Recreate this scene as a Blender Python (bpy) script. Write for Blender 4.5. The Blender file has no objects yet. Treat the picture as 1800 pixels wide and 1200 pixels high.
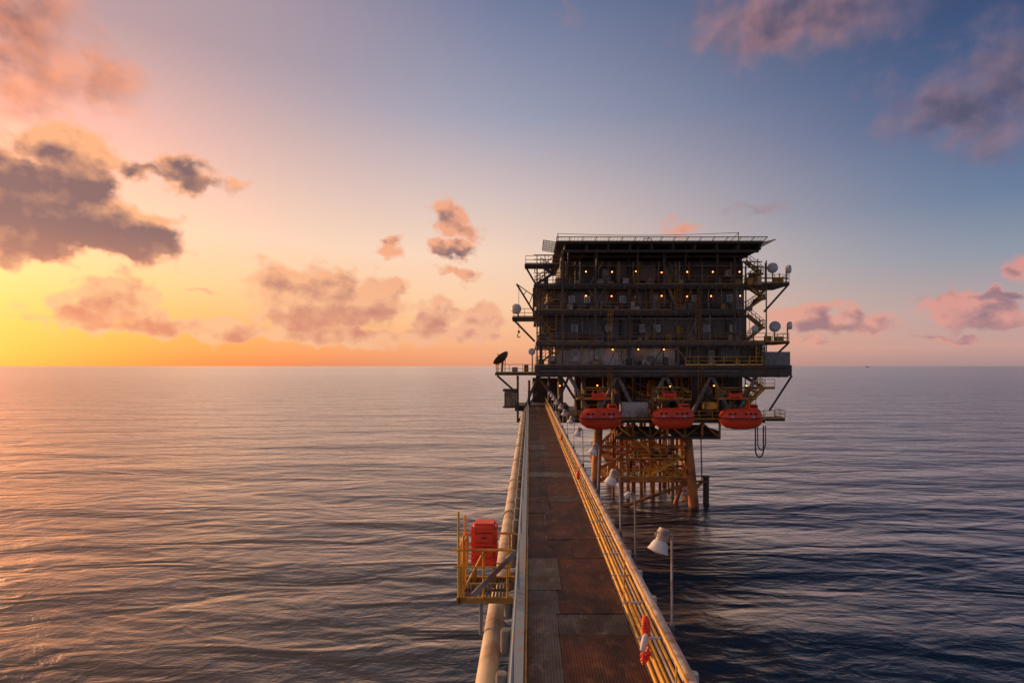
import bpy, bmesh, math, random
from mathutils import Vector, Matrix
random.seed(7)
C = bpy.context.scene.collection
H = 19.5                      # camera height above the sea
F = 1000.0
def X(px, Y): return (px-931)*Y/F
def Z(py, Y): return H-(py-643)*Y/F
def P(px, py, Y): return Vector((X(px,Y), Y, Z(py,Y)))
def lin(c):
    return tuple(((v/255)/12.92 if v/255 <= .04045 else ((v/255+.055)/1.055)**2.4) for v in c)+(1,)

# ------------------------------------------------------------------ mesh helpers
class MB:
    def __init__(s): s.bm = bmesh.new()
    def box(s, x0,x1,y0,y1,z0,z1, bev=0, seg=2):
        m = Matrix.Translation(((x0+x1)/2,(y0+y1)/2,(z0+z1)/2)) @ Matrix.Diagonal((abs(x1-x0),abs(y1-y0),abs(z1-z0),1))
        r = bmesh.ops.create_cube(s.bm, size=1, matrix=m)
        if bev:
            ed = list({e for v in r['verts'] for e in v.link_edges})
            bmesh.ops.bevel(s.bm, geom=ed, offset=bev, segments=seg, affect='EDGES')
        return s
    def tube(s, a, b, r, n=8, r2=None):
        a, b = Vector(a), Vector(b); d = b-a
        if d.length < 1e-6: return s
        q = d.to_track_quat('Z','Y').to_matrix().to_4x4()
        bmesh.ops.create_cone(s.bm, cap_ends=True, segments=n, radius1=r, radius2=r if r2 is None else r2, depth=d.length,
                              matrix=Matrix.Translation((a+b)/2) @ q)
        return s
    def path(s, pts, r, n=6):
        for a, b in zip(pts[:-1], pts[1:]): s.tube(a, b, r, n)
        return s
    def beam(s, a, b, w, h):
        a, b = Vector(a), Vector(b); d = b-a
        q = d.to_track_quat('Z','Y').to_matrix().to_4x4()
        bmesh.ops.create_cube(s.bm, size=1, matrix=Matrix.Translation((a+b)/2) @ q @ Matrix.Diagonal((w,h,d.length,1)))
        return s
    def lathe(s, prof, o, axis, n=20):
        o = Vector(o); q = Vector(axis).to_track_quat('Z','Y').to_matrix()
        rings = []
        for r, t in prof:
            rings.append([s.bm.verts.new(o + q @ Vector((r*math.cos(2*math.pi*i/n), r*math.sin(2*math.pi*i/n), t))) for i in range(n)])
        for A, B in zip(rings[:-1], rings[1:]):
            for i in range(n): s.bm.faces.new((A[i],A[(i+1)%n],B[(i+1)%n],B[i]))
        s.bm.faces.new(rings[0][::-1]); s.bm.faces.new(rings[-1])
        return s
    def torus(s, o, axis, R, r, n=24, k=8, a0=0, a1=2*math.pi):
        o = Vector(o); q = Vector(axis).to_track_quat('Z','Y').to_matrix(); pts=[]
        for i in range(n+1):
            a = a0+(a1-a0)*i/n; pts.append(o+q@Vector((R*math.cos(a),R*math.sin(a),0)))
        return s.path(pts, r, k)
    def ball(s, o, r, n=10):
        bmesh.ops.create_uvsphere(s.bm, u_segments=n, v_segments=max(6,n//2+1), radius=r, matrix=Matrix.Translation(Vector(o))); return s
    def rail(s, a, b, h=1.05, sp=1.6, r=.035, mid=2, kick=True):
        a, b = Vector(a), Vector(b); L=(b-a).length; n=max(1,round(L/sp)); up=Vector((0,0,1))
        for i in range(n+1):
            p=a.lerp(b,i/n); s.tube(p,p+up*h,r,6)
        for k in range(mid): s.tube(a+up*h*(k+1)/mid, b+up*h*(k+1)/mid, r, 6)
        if kick: s.beam(a+up*.08,b+up*.08,.02,.14) if abs((b-a).z)<.01 else None
        return s
    def build(s, name, mat, parent=None, smooth=False, label=None):
        me = bpy.data.meshes.new(name)
        off = ORG.get(parent.name, Vector((0,0,0))) if parent else Vector((0,0,0))
        if parent: bmesh.ops.translate(s.bm, verts=s.bm.verts[:], vec=-off)
        bmesh.ops.recalc_face_normals(s.bm, faces=s.bm.faces[:])
        s.bm.to_mesh(me); s.bm.free(); me.materials.append(mat)
        if smooth:
            me.polygons.foreach_set('use_smooth',[True]*len(me.polygons))
            try: me.set_sharp_from_angle(angle=math.radians(40))
            except Exception: pass
        o = bpy.data.objects.new(name, me); C.objects.link(o)
        if parent: o.parent = parent; ORG[o.name] = off
        if label: o['label'] = label
        return o
ORG = {}
def tag(o, label, cat, group=None):
    o['label']=label; o['category']=cat
    if group: o['group']=group
    return o
def thing(name, label, cat, loc=(0,0,0), group=None):
    o = bpy.data.objects.new(name, None); C.objects.link(o); o.location = loc; o.empty_display_size=.3
    ORG[o.name] = Vector(loc)
    return tag(o, label, cat, group)
def dup(root, loc, label, group=None):
    r = root.copy(); C.objects.link(r); r.location = loc; r['label']=label
    if group: r['group']=group
    for ch in list(root.children):
        c = ch.copy(); C.objects.link(c); c.parent = r
        for g in ch.children:
            d = g.copy(); C.objects.link(d); d.parent = c
    return r
ORD=['first','second','third','fourth','fifth','sixth','seventh','eighth','ninth','tenth','eleventh','twelfth']

# ------------------------------------------------------------------ materials
def pm(name, col, col2, scale=1.5, rough=.6, metal=0., lo=.45, hi=.62, bump=.0, rnd=0., detail=6, emit=None, corr=None):
    m = bpy.data.materials.new(name); m.use_nodes=True; nt=m.node_tree; N=nt.nodes; L=nt.links
    b = N['Principled BSDF']; b.inputs['Roughness'].default_value=rough; b.inputs['Metallic'].default_value=metal
    tc=N.new('ShaderNodeTexCoord'); no=N.new('ShaderNodeTexNoise'); no.inputs['Scale'].default_value=scale; no.inputs['Detail'].default_value=detail; no.inputs['Roughness'].default_value=.62
    L.new(tc.outputs['Object'],no.inputs['Vector'])
    mr=N.new('ShaderNodeMapRange'); mr.inputs[1].default_value=lo; mr.inputs[2].default_value=hi; L.new(no.outputs['Fac'],mr.inputs[0])
    mx=N.new('ShaderNodeMix'); mx.data_type='RGBA'; mx.inputs[6].default_value=(*col,1); mx.inputs[7].default_value=(*col2,1)
    L.new(mr.outputs[0],mx.inputs[0]); out=mx.outputs[2]
    if rnd:
        oi=N.new('ShaderNodeObjectInfo'); r2=N.new('ShaderNodeMapRange'); r2.inputs[3].default_value=1-rnd; r2.inputs[4].default_value=1+rnd
        L.new(oi.outputs['Random'],r2.inputs[0]); hs=N.new('ShaderNodeHueSaturation'); L.new(r2.outputs[0],hs.inputs['Value']); L.new(out,hs.inputs['Color']); out=hs.outputs[0]
    L.new(out,b.inputs['Base Color'])
    if bump or corr:
        bp=N.new('ShaderNodeBump'); bp.inputs['Strength'].default_value=1; bp.inputs['Distance'].default_value=bump or .03
        if corr:
            wv=N.new('ShaderNodeTexWave'); wv.inputs['Scale'].default_value=corr; wv.bands_direction='X'; L.new(tc.outputs['Object'],wv.inputs['Vector']); L.new(wv.outputs['Fac'],bp.inputs['Height'])
        else: L.new(no.outputs['Fac'],bp.inputs['Height'])
        L.new(bp.outputs[0],b.inputs['Normal'])
    if emit:
        b.inputs['Emission Color'].default_value=(*emit[0],1); b.inputs['Emission Strength'].default_value=emit[1]
    return m
M={}
M['steel']=pm('dark_steel',(.075,.066,.062),(.13,.075,.045),.6,.6,.0,bump=.01,rnd=.4)
M['wall']=pm('module_wall',(.135,.135,.145),(.13,.10,.08),.35,.65,.0,corr=.9,bump=.05,rnd=.3)
M['wallp']=pm('pale_module_wall',(.60,.56,.52),(.32,.24,.17),.5,.6,.0,corr=.9,bump=.04)
M['slab']=pm('deck_slab',(.05,.042,.038),(.10,.06,.032),.8,.7,.0)
M['yel']=pm('yellow_rail',(.85,.46,.045),(.55,.23,.035),1.8,.5,0,lo=.48,hi=.66)
M['yeld']=pm('weathered_yellow',(.40,.22,.04),(.20,.095,.03),1.2,.6,0,rnd=.3)
M['leg']=pm('jacket_leg',(.55,.20,.05),(.22,.075,.028),.5,.6,0,bump=.03)
M['brace']=pm('rusty_brace',(.52,.20,.05),(.20,.07,.028),.7,.65,0,rnd=.5)
M['cond']=pm('conductor',(.48,.17,.045),(.17,.06,.025),.8,.6,0,rnd=.5)
M['white']=pm('white_paint',(.80,.77,.72),(.48,.38,.28),2.2,.45,0,lo=.52,hi=.78)
M['pipe']=pm('pale_pipe',(.66,.55,.40),(.36,.21,.12),1.1,.5,0,lo=.48,hi=.68,bump=.004)
M['chord']=pm('pale_chord',(.56,.50,.46),(.34,.18,.11),2.6,.5,0,lo=.47,hi=.64)
M['blue']=pm('pale_blue_steel',(.28,.36,.40),(.38,.25,.15),2.5,.5,0,lo=.54,hi=.68)
M['grey']=pm('grey_steel',(.24,.25,.26),(.18,.12,.08),1.5,.5,.0)
M['red']=pm('red_paint',(.92,.09,.035),(.62,.05,.025),3,.5,0,lo=.5,hi=.75)
M['orange']=pm('lifeboat_orange',(1.0,.095,.03),(.72,.06,.03),.9,.4,0,lo=.52,hi=.78)
M['black']=pm('black_rubber',(.015,.015,.016),(.03,.028,.026),3,.6)
M['glass']=pm('window_glass',(.14,.19,.24),(.2,.23,.25),2,.12,0)
M['frame']=pm('window_frame',(.62,.64,.66),(.4,.37,.33),3,.5)
M['tan']=pm('tan_box',(.40,.30,.18),(.22,.14,.08),1.3,.6)
M['lens']=pm('lamp_lens',(.6,.62,.64),(.5,.5,.5),5,.15)
M['bulb']=pm('lit_bulb',(1,.5,.2),(1,.5,.2),1,.5,emit=((1,.30,.06),7))
M['net']=pm('net_steel',(.10,.14,.11),(.07,.07,.05),1,.6)

def deck_mat(name, c1, c2, c3):
    m=bpy.data.materials.new(name); m.use_nodes=True; nt=m.node_tree; N=nt.nodes; L=nt.links; b=N['Principled BSDF']
    tc=N.new('ShaderNodeTexCoord'); oi=N.new('ShaderNodeObjectInfo')
    def nz(sc,det,lo,hi,stretch=1):
        mp=N.new('ShaderNodeMapping'); mp.inputs['Scale'].default_value=(1,stretch,1); L.new(tc.outputs['Object'],mp.inputs[0])
        n=N.new('ShaderNodeTexNoise'); n.inputs['Scale'].default_value=sc; n.inputs['Detail'].default_value=det; n.inputs['Roughness'].default_value=.7; L.new(mp.outputs[0],n.inputs['Vector'])
        r=N.new('ShaderNodeMapRange'); r.inputs[1].default_value=lo; r.inputs[2].default_value=hi; L.new(n.outputs['Fac'],r.inputs[0]); return r.outputs[0]
    mx=N.new('ShaderNodeMix'); mx.data_type='RGBA'; mx.inputs[6].default_value=(*c1,1); mx.inputs[7].default_value=(*c2,1); L.new(nz(1.3,8,.42,.58,.6),mx.inputs[0])
    m4=N.new('ShaderNodeMix'); m4.data_type='RGBA'; m4.inputs[7].default_value=(*c3,1); L.new(mx.outputs[2],m4.inputs[6]); L.new(nz(3.2,7,.52,.66,.5),m4.inputs[0])
    r2=N.new('ShaderNodeMapRange'); r2.inputs[3].default_value=.6; r2.inputs[4].default_value=1.3; L.new(oi.outputs['Random'],r2.inputs[0])
    hs=N.new('ShaderNodeHueSaturation'); L.new(r2.outputs[0],hs.inputs['Value']); L.new(m4.outputs[2],hs.inputs['Color'])
    w1=N.new('ShaderNodeTexWave'); w1.bands_direction='X'; w1.inputs['Scale'].default_value=6.0
    w2=N.new('ShaderNodeTexWave'); w2.bands_direction='Y'; w2.inputs['Scale'].default_value=1.6
    for w in (w1,w2): L.new(tc.outputs['Object'],w.inputs['Vector'])
    mm=N.new('ShaderNodeMath'); mm.operation='MULTIPLY_ADD'; L.new(w1.outputs['Fac'],mm.inputs[0]); mm.inputs[1].default_value=.85
    mw=N.new('ShaderNodeMath'); mw.operation='MULTIPLY'; L.new(w2.outputs['Fac'],mw.inputs[0]); mw.inputs[1].default_value=.15; L.new(mw.outputs[0],mm.inputs[2])
    m3=N.new('ShaderNodeMapRange'); m3.inputs[1].default_value=.1; m3.inputs[2].default_value=.9; m3.inputs[3].default_value=1.05; m3.inputs[4].default_value=.68; L.new(mm.outputs[0],m3.inputs[0])
    mu=N.new('ShaderNodeMix'); mu.data_type='RGBA'; mu.blend_type='MULTIPLY'; mu.inputs[0].default_value=1; L.new(hs.outputs[0],mu.inputs[6]); L.new(m3.outputs[0],mu.inputs[7])
    L.new(mu.outputs[2],b.inputs['Base Color'])
    bp=N.new('ShaderNodeBump'); bp.inputs['Distance'].default_value=.005; L.new(m3.outputs[0],bp.inputs['Height']); L.new(bp.outputs[0],b.inputs['Normal'])
    b.inputs['Roughness'].default_value=.55; b.inputs['Specular IOR Level'].default_value=.2
    return m
M['deckr']=deck_mat('rusty_grating',(.115,.040,.018),(.045,.022,.015),(.17,.08,.04))
M['deckg']=deck_mat('grey_grating',(.13,.125,.112),(.085,.052,.035),(.2,.17,.13))

# ------------------------------------------------------------------ sea
def sea_mat():
    m=bpy.data.materials.new('sea_water'); m.use_nodes=True; nt=m.node_tree; N=nt.nodes; L=nt.links; N.remove(N['Principled BSDF']); out=N['Material Output']
    g=N.new('ShaderNodeNewGeometry')
    def noise(sc,rot,sx,sy,det,dist=0.):
        mp=N.new('ShaderNodeMapping'); mp.inputs['Rotation'].default_value=(0,0,math.radians(rot)); mp.inputs['Scale'].default_value=(sx*sc,sy*sc,sc)
        L.new(g.outputs['Position'],mp.inputs['Vector']); n=N.new('ShaderNodeTexNoise'); n.inputs['Scale'].default_value=1; n.inputs['Detail'].default_value=det
        n.inputs['Roughness'].default_value=.55; n.inputs['Distortion'].default_value=dist; L.new(mp.outputs[0],n.inputs['Vector']); return n.outputs['Fac']
    def mth(op,a,k):
        x=N.new('ShaderNodeMath'); x.operation=op
        for i,v in enumerate((a,k)):
            if isinstance(v,(int,float)): x.inputs[i].default_value=v
            else: L.new(v,x.inputs[i])
        return x.outputs[0]
    h=mth('ADD',mth('MULTIPLY',noise(.045,-52,.4,1.5,1,.4),2.1), mth('MULTIPLY',noise(.16,-48,.5,1.4,2,.7),1.0))
    h=mth('ADD',h, mth('ADD',mth('MULTIPLY',noise(.55,-42,.65,1.25,4,.6),.27), mth('MULTIPLY',noise(2.0,-20,.8,1.1,2,.3),.04)))
    vm=N.new('ShaderNodeVectorMath'); vm.operation='LENGTH'; L.new(g.outputs['Position'],vm.inputs[0])
    def mp_(a,b,c,d):
        mr=N.new('ShaderNodeMapRange'); L.new(vm.outputs['Value'],mr.inputs[0])
        for i,k in enumerate((a,b,c,d)): mr.inputs[i+1].default_value=k
        return mr.outputs[0]
    bp=N.new('ShaderNodeBump'); bp.inputs['Distance'].default_value=1.; L.new(mp_(60,1500,.85,.4),bp.inputs['Strength']); L.new(h,bp.inputs['Height'])
    lw=N.new('ShaderNodeLayerWeight'); lw.inputs['Blend'].default_value=.5; L.new(bp.outputs[0],lw.inputs['Normal'])
    fac=mth('ADD',mth('MULTIPLY',mth('POWER',lw.outputs['Facing'],4.1),.96),.02)
    gl=N.new('ShaderNodeBsdfGlossy'); gl.inputs['Color'].default_value=(1,.98,.95,1); L.new(mp_(60,1500,.30,.32),gl.inputs['Roughness']); L.new(bp.outputs[0],gl.inputs['Normal'])
    df=N.new('ShaderNodeBsdfDiffuse'); df.inputs['Color'].default_value=(.002,.014,.040,1)
    mx=N.new('ShaderNodeMixShader'); L.new(fac,mx.inputs[0]); L.new(df.outputs[0],mx.inputs[1]); L.new(gl.outputs[0],mx.inputs[2]); L.new(mx.outputs[0],out.inputs['Surface'])
    return m
s=MB(); R=70000
rings=[0,60,200,800,4000,20000,R]; prev=None; n=64
for r in rings:
    if r==0: ring=[s.bm.verts.new((0,0,0))]
    else: ring=[s.bm.verts.new((r*math.cos(2*math.pi*i/n),r*math.sin(2*math.pi*i/n),0)) for i in range(n)]
    if prev:
        for i in range(n):
            j=(i+1)%n
            s.bm.faces.new((prev[0],ring[i],ring[j]) if len(prev)==1 else (prev[i],ring[i],ring[j],prev[j]))
    prev=ring
sea=s.build('sea',sea_mat()); sea['kind']='structure'; sea['label']='open sea with soft swell, golden on the left and dark blue on the right'

# ------------------------------------------------------------------ bridge
ZD=H-5.0; Y0,Y1=3.0,73.0
br=thing('footbridge','long narrow steel footbridge with rusty grating deck leading to the oil platform','bridge',(1,36,ZD))
y=Y0
while y<Y1-.4:
    l=random.choice([.9,1.2,1.6,2.1]) ; l=min(l,Y1-y)
    if Y1-(y+l)<.5: l=Y1-y
    sp=random.choice([.5,.6,.72,.95,1.15]) if y>12 else random.choice([.55,.62])
    for a,b_ in ((-.05,sp),(sp,1.92)):
        m=M['deckg'] if random.random()<(1. if a<0 and y<13 else .4 if a<0 and y<40 else .1) else M['deckr']
        dz=random.uniform(-.012,.012)
        MB().box(a+.005,b_-.005,y+.005,y+l-.005,ZD-.06+dz,ZD+dz,).build('deck_panel',m,br)
    y+=l
MB().box(-.34,-.10,Y0,Y1,ZD-.35,ZD+.15,).build('kerb_beam',M['blue'],br,label='pale blue grey kerb beam along the left edge')
MB().tube((-.07,Y0,ZD+.05),(-.07,Y1,ZD+.05),.022).build('edge_strip',M['yel'],br)
b=MB(); b.box(1.935,2.38,Y0,Y1,ZD-.3,ZD-.02); b.build('kerb_beam',M['grey'],br)
MB().tube((2.50,Y0,ZD+.08),(2.50,Y1,ZD+.08),.11,16).build('top_chord',M['chord'],br,True,'pale rusty tube along the right edge')
for xx,zz,r,m in ((1.98,.05,.032,'yel'),(2.07,.05,.038,'yel'),(2.16,.05,.034,'yel'),(2.25,.05,.03,'pipe'),(2.33,.05,.034,'yel')):
    MB().tube((xx,Y0,ZD+zz),(xx,Y1,ZD+zz),r,10).build('service_pipe',M[m],br,True)
yy=Y0+1.1
while yy<Y1:
    MB().box(1.945,2.37,yy-.03,yy+.03,ZD-.015,ZD+.095,.01).build('pipe_clamp',M['frame'],br); yy+=1.55
for xx in (-.28,2.46):
    MB().tube((xx,Y0,ZD-2.8),(xx,Y1,ZD-2.8),.13,12).build('bottom_chord',M['grey'],br,True)
yy=Y0+1
while yy<Y1-3:
    for xx,hh in ((-.28,-.3),(2.46,0)):
        MB().tube((xx,yy,ZD-2.8),(xx,yy,ZD+hh),.07).tube((xx,yy,ZD-2.8),(xx,yy+3.5,ZD+hh),.06).build('truss_brace',M['grey'],br,True)
    MB().box(-.25,2.4,yy-.06,yy+.06,ZD-.34,ZD-.085).build('cross_beam',M['steel'],br)
    yy+=3.5
yy=Y0+1.7; k=0
while yy<Y1-2 and k<46:
    for sx,xo in ((-1,-.46),(1,2.68)):
        MB().lathe([(.06,-.5),(.10,-.46),(.10,-.1),(.09,-.04),(.03,-.03)],(xo,yy,ZD+.0),(0,0,1),14).box(xo-.12 if sx>0 else xo+.08, xo-.08 if sx>0 else xo+.14,yy-.04,yy+.04,ZD-.4,ZD-.15).build('side_bracket',M['grey' if sx<0 else 'frame'],br,True)
    yy+=1.55; k+=1
MB().tube((1.99,Y0,ZD+1.0),(1.99,Y1,ZD+1.0),.024).build('handrail',M['yel'],br,True,'yellow handrail along the right side')
MB().tube((1.98,Y0,ZD+.32),(1.98,Y1,ZD+.32),.024).build('mid_rail',M['yel'],br,True)
MB().tube((-.24,Y0,ZD+1.02),(-.24,Y1,ZD+1.02),.018).build('handrail',M['blue'],br,True,'pale handrail along the left side')
yy=Y0+.5
while yy<Y1:
    MB().tube((1.965,yy,ZD-.05),(1.99,yy,ZD+1.0),.016,6).build('rail_post',M['yel'],br)
    MB().tube((-.24,yy+.5,ZD+.1),(-.24,yy+.5,ZD+1.02),.018,6).build('rail_post',M['blue'],br)
    yy+=4.2

# big pipe left of bridge
pz=ZD-.85; pxx=-.80
pl=thing('pipeline','thick pale pipe running along the left side of the footbridge','pipe',(pxx,36,pz))
MB().tube((pxx,Y0,pz),(pxx,Y1,pz),.205,24).build('pipe_barrel',M['pipe'],pl,True)
for i in range(11):
    yy=8+i*6.1
    MB().lathe([(.212,-.12),(.245,-.1),(.245,-.02),(.215,-.018),(.215,.018),(.245,.02),(.245,.1),(.212,.12)],(pxx,yy+2,pz),(0,1,0),24).build('flange',M['pipe'],pl,True)
    MB().box(pxx-.1,-.36,yy-.05,yy+.05,pz-.38,pz-.28).box(pxx-.25,pxx+.25,yy-.04,yy+.04,pz-.28,pz-.17).tube((pxx,yy,pz-.33),(-.3,yy,pz-.9),.04).build('pipe_bracket',M['grey'],pl)

# side platform with red cabinet
S=.45
sp_=thing('side_platform','small yellow railed steel platform hung on the left of the footbridge','platform',(-.95,12.5+S,ZD))
s=MB(); k=-1.49
while k<-.46: s.box(k,k+.045,11.85+S,13.1+S,ZD-.08,ZD-.035); k+=.075
for yy in (12.0,12.5,13.0): s.box(-1.5,-.44,yy+S-.03,yy+S+.03,ZD-.12,ZD-.078)
s.build('floor',M['slab'],sp_)
MB().box(-1.53,-.36,11.82+S,11.9+S,ZD-.12,ZD+.0).box(-1.53,-.36,13.05+S,13.13+S,ZD-.12,ZD+.0).box(-1.58,-1.50,11.82+S,13.13+S,ZD-.125,ZD+.005).build('floor_frame',M['yeld'],sp_)
for yy in (11.86+S,13.1+S):
    MB().tube((-1.70,yy,ZD+1.02),(-.36,yy,ZD+1.02),.026).tube((-1.64,yy,ZD+.66),(-.44,yy,ZD+.64),.024).tube((-1.54,yy,ZD+.3),(-.44,yy,ZD+.3),.018).tube((-1.52,yy,ZD+.0),(-1.52,yy,ZD+1.04),.024).build('railing',M['yel'],sp_,True)
MB().tube((-1.54,11.8+S,ZD+1.02),(-1.54,13.1+S,ZD+1.02),.026).tube((-1.54,11.86+S,ZD+.6),(-1.54,13.1+S,ZD+.6),.024).tube((-1.54,12.5+S,ZD),(-1.54,12.5+S,ZD+1.03),.022).build('railing',M['yel'],sp_,True)
for xx,yy,h,m in ((-1.54,11.86,1.85,'yel'),(-1.43,11.86,1.35,'yel'),(-.48,11.86,1.02,'yel'),(-1.0,11.86,1.02,'yel'),(-1.54,13.1,1.45,'yel'),(-.48,13.1,1.02,'yel')):
    MB().tube((xx,yy+S,ZD-.1),(xx,yy+S,ZD+h),.024).build('post',M[m],sp_,True)
MB().beam((-1.22,11.78+S,ZD+.08),(-.33,11.78+S,ZD+.98),.09,.1).build('brace',M['grey'],sp_)
MB().tube((-1.5,11.86+S,ZD+.02),(-1.0,11.86+S,ZD+.98),.018).tube((-1.54,11.9+S,ZD+.02),(-1.54,12.5+S,ZD+1.0),.018).build('brace',M['yel'],sp_)
MB().tube((-1.06,11.95+S,ZD-.1),(-1.06,11.95+S,ZD-.85),.04).tube((-1.06,11.95+S,ZD-.8),(-.3,11.95+S,ZD-1.2),.04).build('hanger',M['grey'],sp_,True)
cb=thing('life_raft_cabinet','bright red rounded cabinet standing on the yellow side platform','cabinet',(-1.07,12.7+S,ZD))
MB().box(-1.33,-.75,12.42+S,12.95+S,ZD+.44,ZD+1.42,.07,3).build('cabinet_body',M['red'],cb,True)
for zz in (.62,.95,1.26): MB().box(-1.345,-.735,12.405+S,12.965+S,ZD+zz,ZD+zz+.03,.012).build('band',M['red'],cb)
MB().box(-1.27,-.81,12.39+S,12.43+S,ZD+.67,ZD+.92,.02).build('door',M['red'],cb)
MB().box(-1.27,-.81,12.39+S,12.43+S,ZD+1.0,ZD+1.23,.02).build('door',M['red'],cb)
for zz in (.8,1.12): MB().tube((-1.08,12.37+S,ZD+zz),(-.98,12.37+S,ZD+zz),.012).build('handle',M['black'],cb)
for xx in (-1.27,-.81):
    for yy in (12.48+S,12.9+S): MB().box(xx-.03,xx+.03,yy-.03,yy+.03,ZD-.035,ZD+.47).build('leg',M['yeld'],cb)
pts=[Vector((-1.43+.05*math.sin(t*5),12.1+S+.25*math.cos(t*3),ZD+.0+1.35*math.sin(math.pi*t)**.6*(1-.2*t))) for t in [i/16 for i in range(17)]]
tag(MB().path(pts,.022,6).build('hose',M['yel'],None,True),'curled yellow hose beside the red cabinet on the side platform','hose')

# floodlights
def floodlight(lb,loc):
    t=thing('floodlight',lb,'floodlight',loc,'floodlights along the right side of the footbridge')
    x,y_,z=loc
    MB().tube((x,y_,z-.1),(x,y_,z+1.82),.022,8).tube((x,y_,z+1.8),(x-.12,y_,z+1.86),.02,8).build('pole',M['chord'],t,True)
    MB().box(x-.2,x+.05,y_-.04,y_+.04,z-.12,z-.04).box(x-.04,x+.04,y_-.05,y_+.05,z-.04,z+.1).build('bracket',M['grey'],t)
    ax=Vector((-.34,-.16,-.92)).normalized(); o=Vector((x-.15,y_,z+1.86)); k=1.05
    def sc(pr): return [(a*k,b*k) for a,b in pr]
    MB().lathe(sc([(.05,-.06),(.10,-.05),(.105,.0),(.12,.005),(.12,.03),(.105,.035),(.105,.07),(.12,.075),(.12,.1),(.105,.105),(.105,.16)]),o,ax,20).build('ballast_housing',M['chord'],t,True,'weathered ballast housing')
    sh=MB().lathe(sc([(.085,.16),(.12,.19),(.15,.25),(.175,.33),(.195,.36),(.19,.37),(.175,.36)]),o,ax,24).build('lamp_shade',M['white'],t,True)
    MB().lathe(sc([(.17,.355),(.14,.38),(.05,.40)]),o,ax,20).build('lens',M['lens'],sh,True)
    MB().torus(o+ax*.1,(0,1,0.1),.14,.012,14,6,0,math.pi).build('yoke',M['grey'],t,True)
    return t
fy=[10.8+5.95*i for i in range(11)]
nm=['nearest tall white bell shaped floodlight on the right edge of the footbridge']+['white bell shaped floodlight on the right of the footbridge, %s from the near end'%ORD[i] for i in range(1,11)]
fl=floodlight(nm[0],(2.70,fy[0],ZD))
for i in range(1,11): dup(fl,(2.70,fy[i]+random.uniform(-.3,.3),ZD),nm[i]).rotation_euler=(0,random.uniform(-.04,.04),random.uniform(-.2,.2))
t=thing('hook_lamp','slim pole with a small hooked lamp head behind the nearest floodlight','lamp',(2.72,14.6,ZD))
MB().tube((2.72,14.6,ZD-.1),(2.70,14.6,ZD+1.62),.022).path([(2.70,14.6,ZD+1.62),(2.66,14.6,ZD+1.70),(2.58,14.6,ZD+1.73)],.02).build('pole',M['grey'],t,True)
MB().lathe([(.03,-.02),(.05,0),(.06,.1),(.075,.13),(.06,.14)],(2.56,14.6,ZD+1.75),(-.6,0,-.7),14).build('lamp_head',M['white'],t,True)

# life buoy bundle and bags hung on right rail
t=thing('life_buoy','small red life buoy with white canister and rope on the right handrail','life buoy',(1.88,9.3,ZD+.5))
MB().torus((1.92,9.38,ZD+.70),(1,-.35,.15),.13,.05,20,10,math.radians(-60),math.radians(240)).build('ring',M['red'],t,True)
MB().lathe([(.02,-.14),(.045,-.12),(.055,0),(.045,.10),(.02,.14)],(1.84,9.14,ZD+.56),(0.25,.1,1),14).build('light_canister',M['white'],t,True)
rp=[Vector((1.88+.06*math.cos(i*.9)+.02*math.sin(i*2.3),9.22+.05*math.sin(i*1.3),ZD+.38+.09*math.sin(i*.9+.6)-.005*i)) for i in range(26)]
MB().path(rp,.02,6).build('rope',M['red'],t,True)
for (yy,lb) in ((22.3,'red kit bag hung on the right handrail, the nearer of two'),(34,'red kit bag hung on the right handrail, the farther of two')):
    t=thing('kit_bag',lb,'bag',(1.85,yy,ZD+.6),'red bags on the handrail')
    MB().lathe([(.03,-.02),(.06,-.01),(.075,.08),(.07,.22),(.05,.3),(.02,.33)],(1.90,yy,ZD+.58),(0,0,1),12).build('bag_body',M['red'],t,True)
    MB().path([(1.90,yy,ZD+.89),(1.93,yy,ZD+1.02),(1.98,yy,ZD+1.02)],.014).build('strap',M['red'],t)

# ------------------------------------------------------------------ oil platform
YF=73.0; YE=71.0; YB=95.0
pf=thing('oil_platform','huge dark offshore oil platform with stacked decks and helideck at the end of the footbridge','oil platform',(X(1140,80),84,0))
def pbox(px0,px1,py0,py1,ya,yb,name,m,label=None,parent=None,bev=0):
    return MB().box(X(px0,ya),X(px1,ya),ya,yb,Z(py1,ya),Z(py0,ya),bev).build(name,M[m],parent or pf,False,label)
w1=pbox(985,1306,459,499.5,YF+.6,YB,'module_wall','steel')
w2=pbox(962,1308,505.5,545,YF+.1,YB-.1,'module_wall','wall')
w3=pbox(952,1310,552.5,600,YF,YB-.2,'module_wall','wall')
w4=pbox(975,1190,607.5,641,YF+.05,YB-.3,'module_wall','wallp','paler wall section on the lowest storey')
w5=pbox(1193,1335,607.5,641,YF+.4,YB-.4,'module_wall','wall')
pbox(1341,1389,618,651,YF-1,YF+5,'side_cabin','grey')
for i in range(36):
    lv=random.choice([(463,497),(508,542),(556,597),(611,638)]); px=random.uniform(992,1270); w=random.uniform(12,34)
    ya=YF-random.uniform(.05,.35)
    pbox(px,px+w,lv[0]+random.uniform(0,6),lv[1]-random.uniform(0,5),ya,YF+.8,'wall_panel','wallp' if lv[0]>600 and px<1160 else random.choice(['wall','wall','wall','steel','slab']))
FL=[(499.5,504,938,1310),(545,551,940,1312),(600,606,942,1345)]
for a,b_,x0,x1 in FL: pbox(x0,x1,a,b_,YE,YB+.5,'deck_floor','steel')
pbox(940,1392,641.5,660,YE,YB+.7,'main_deck','steel')
pbox(870,944,655,659.5,YE+.5,YE+6,'side_deck','slab','left wing deck carrying the dishes')
pbox(1310,1388,497,501,YE+1,YE+6,'side_deck','slab','upper right wing deck')
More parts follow.
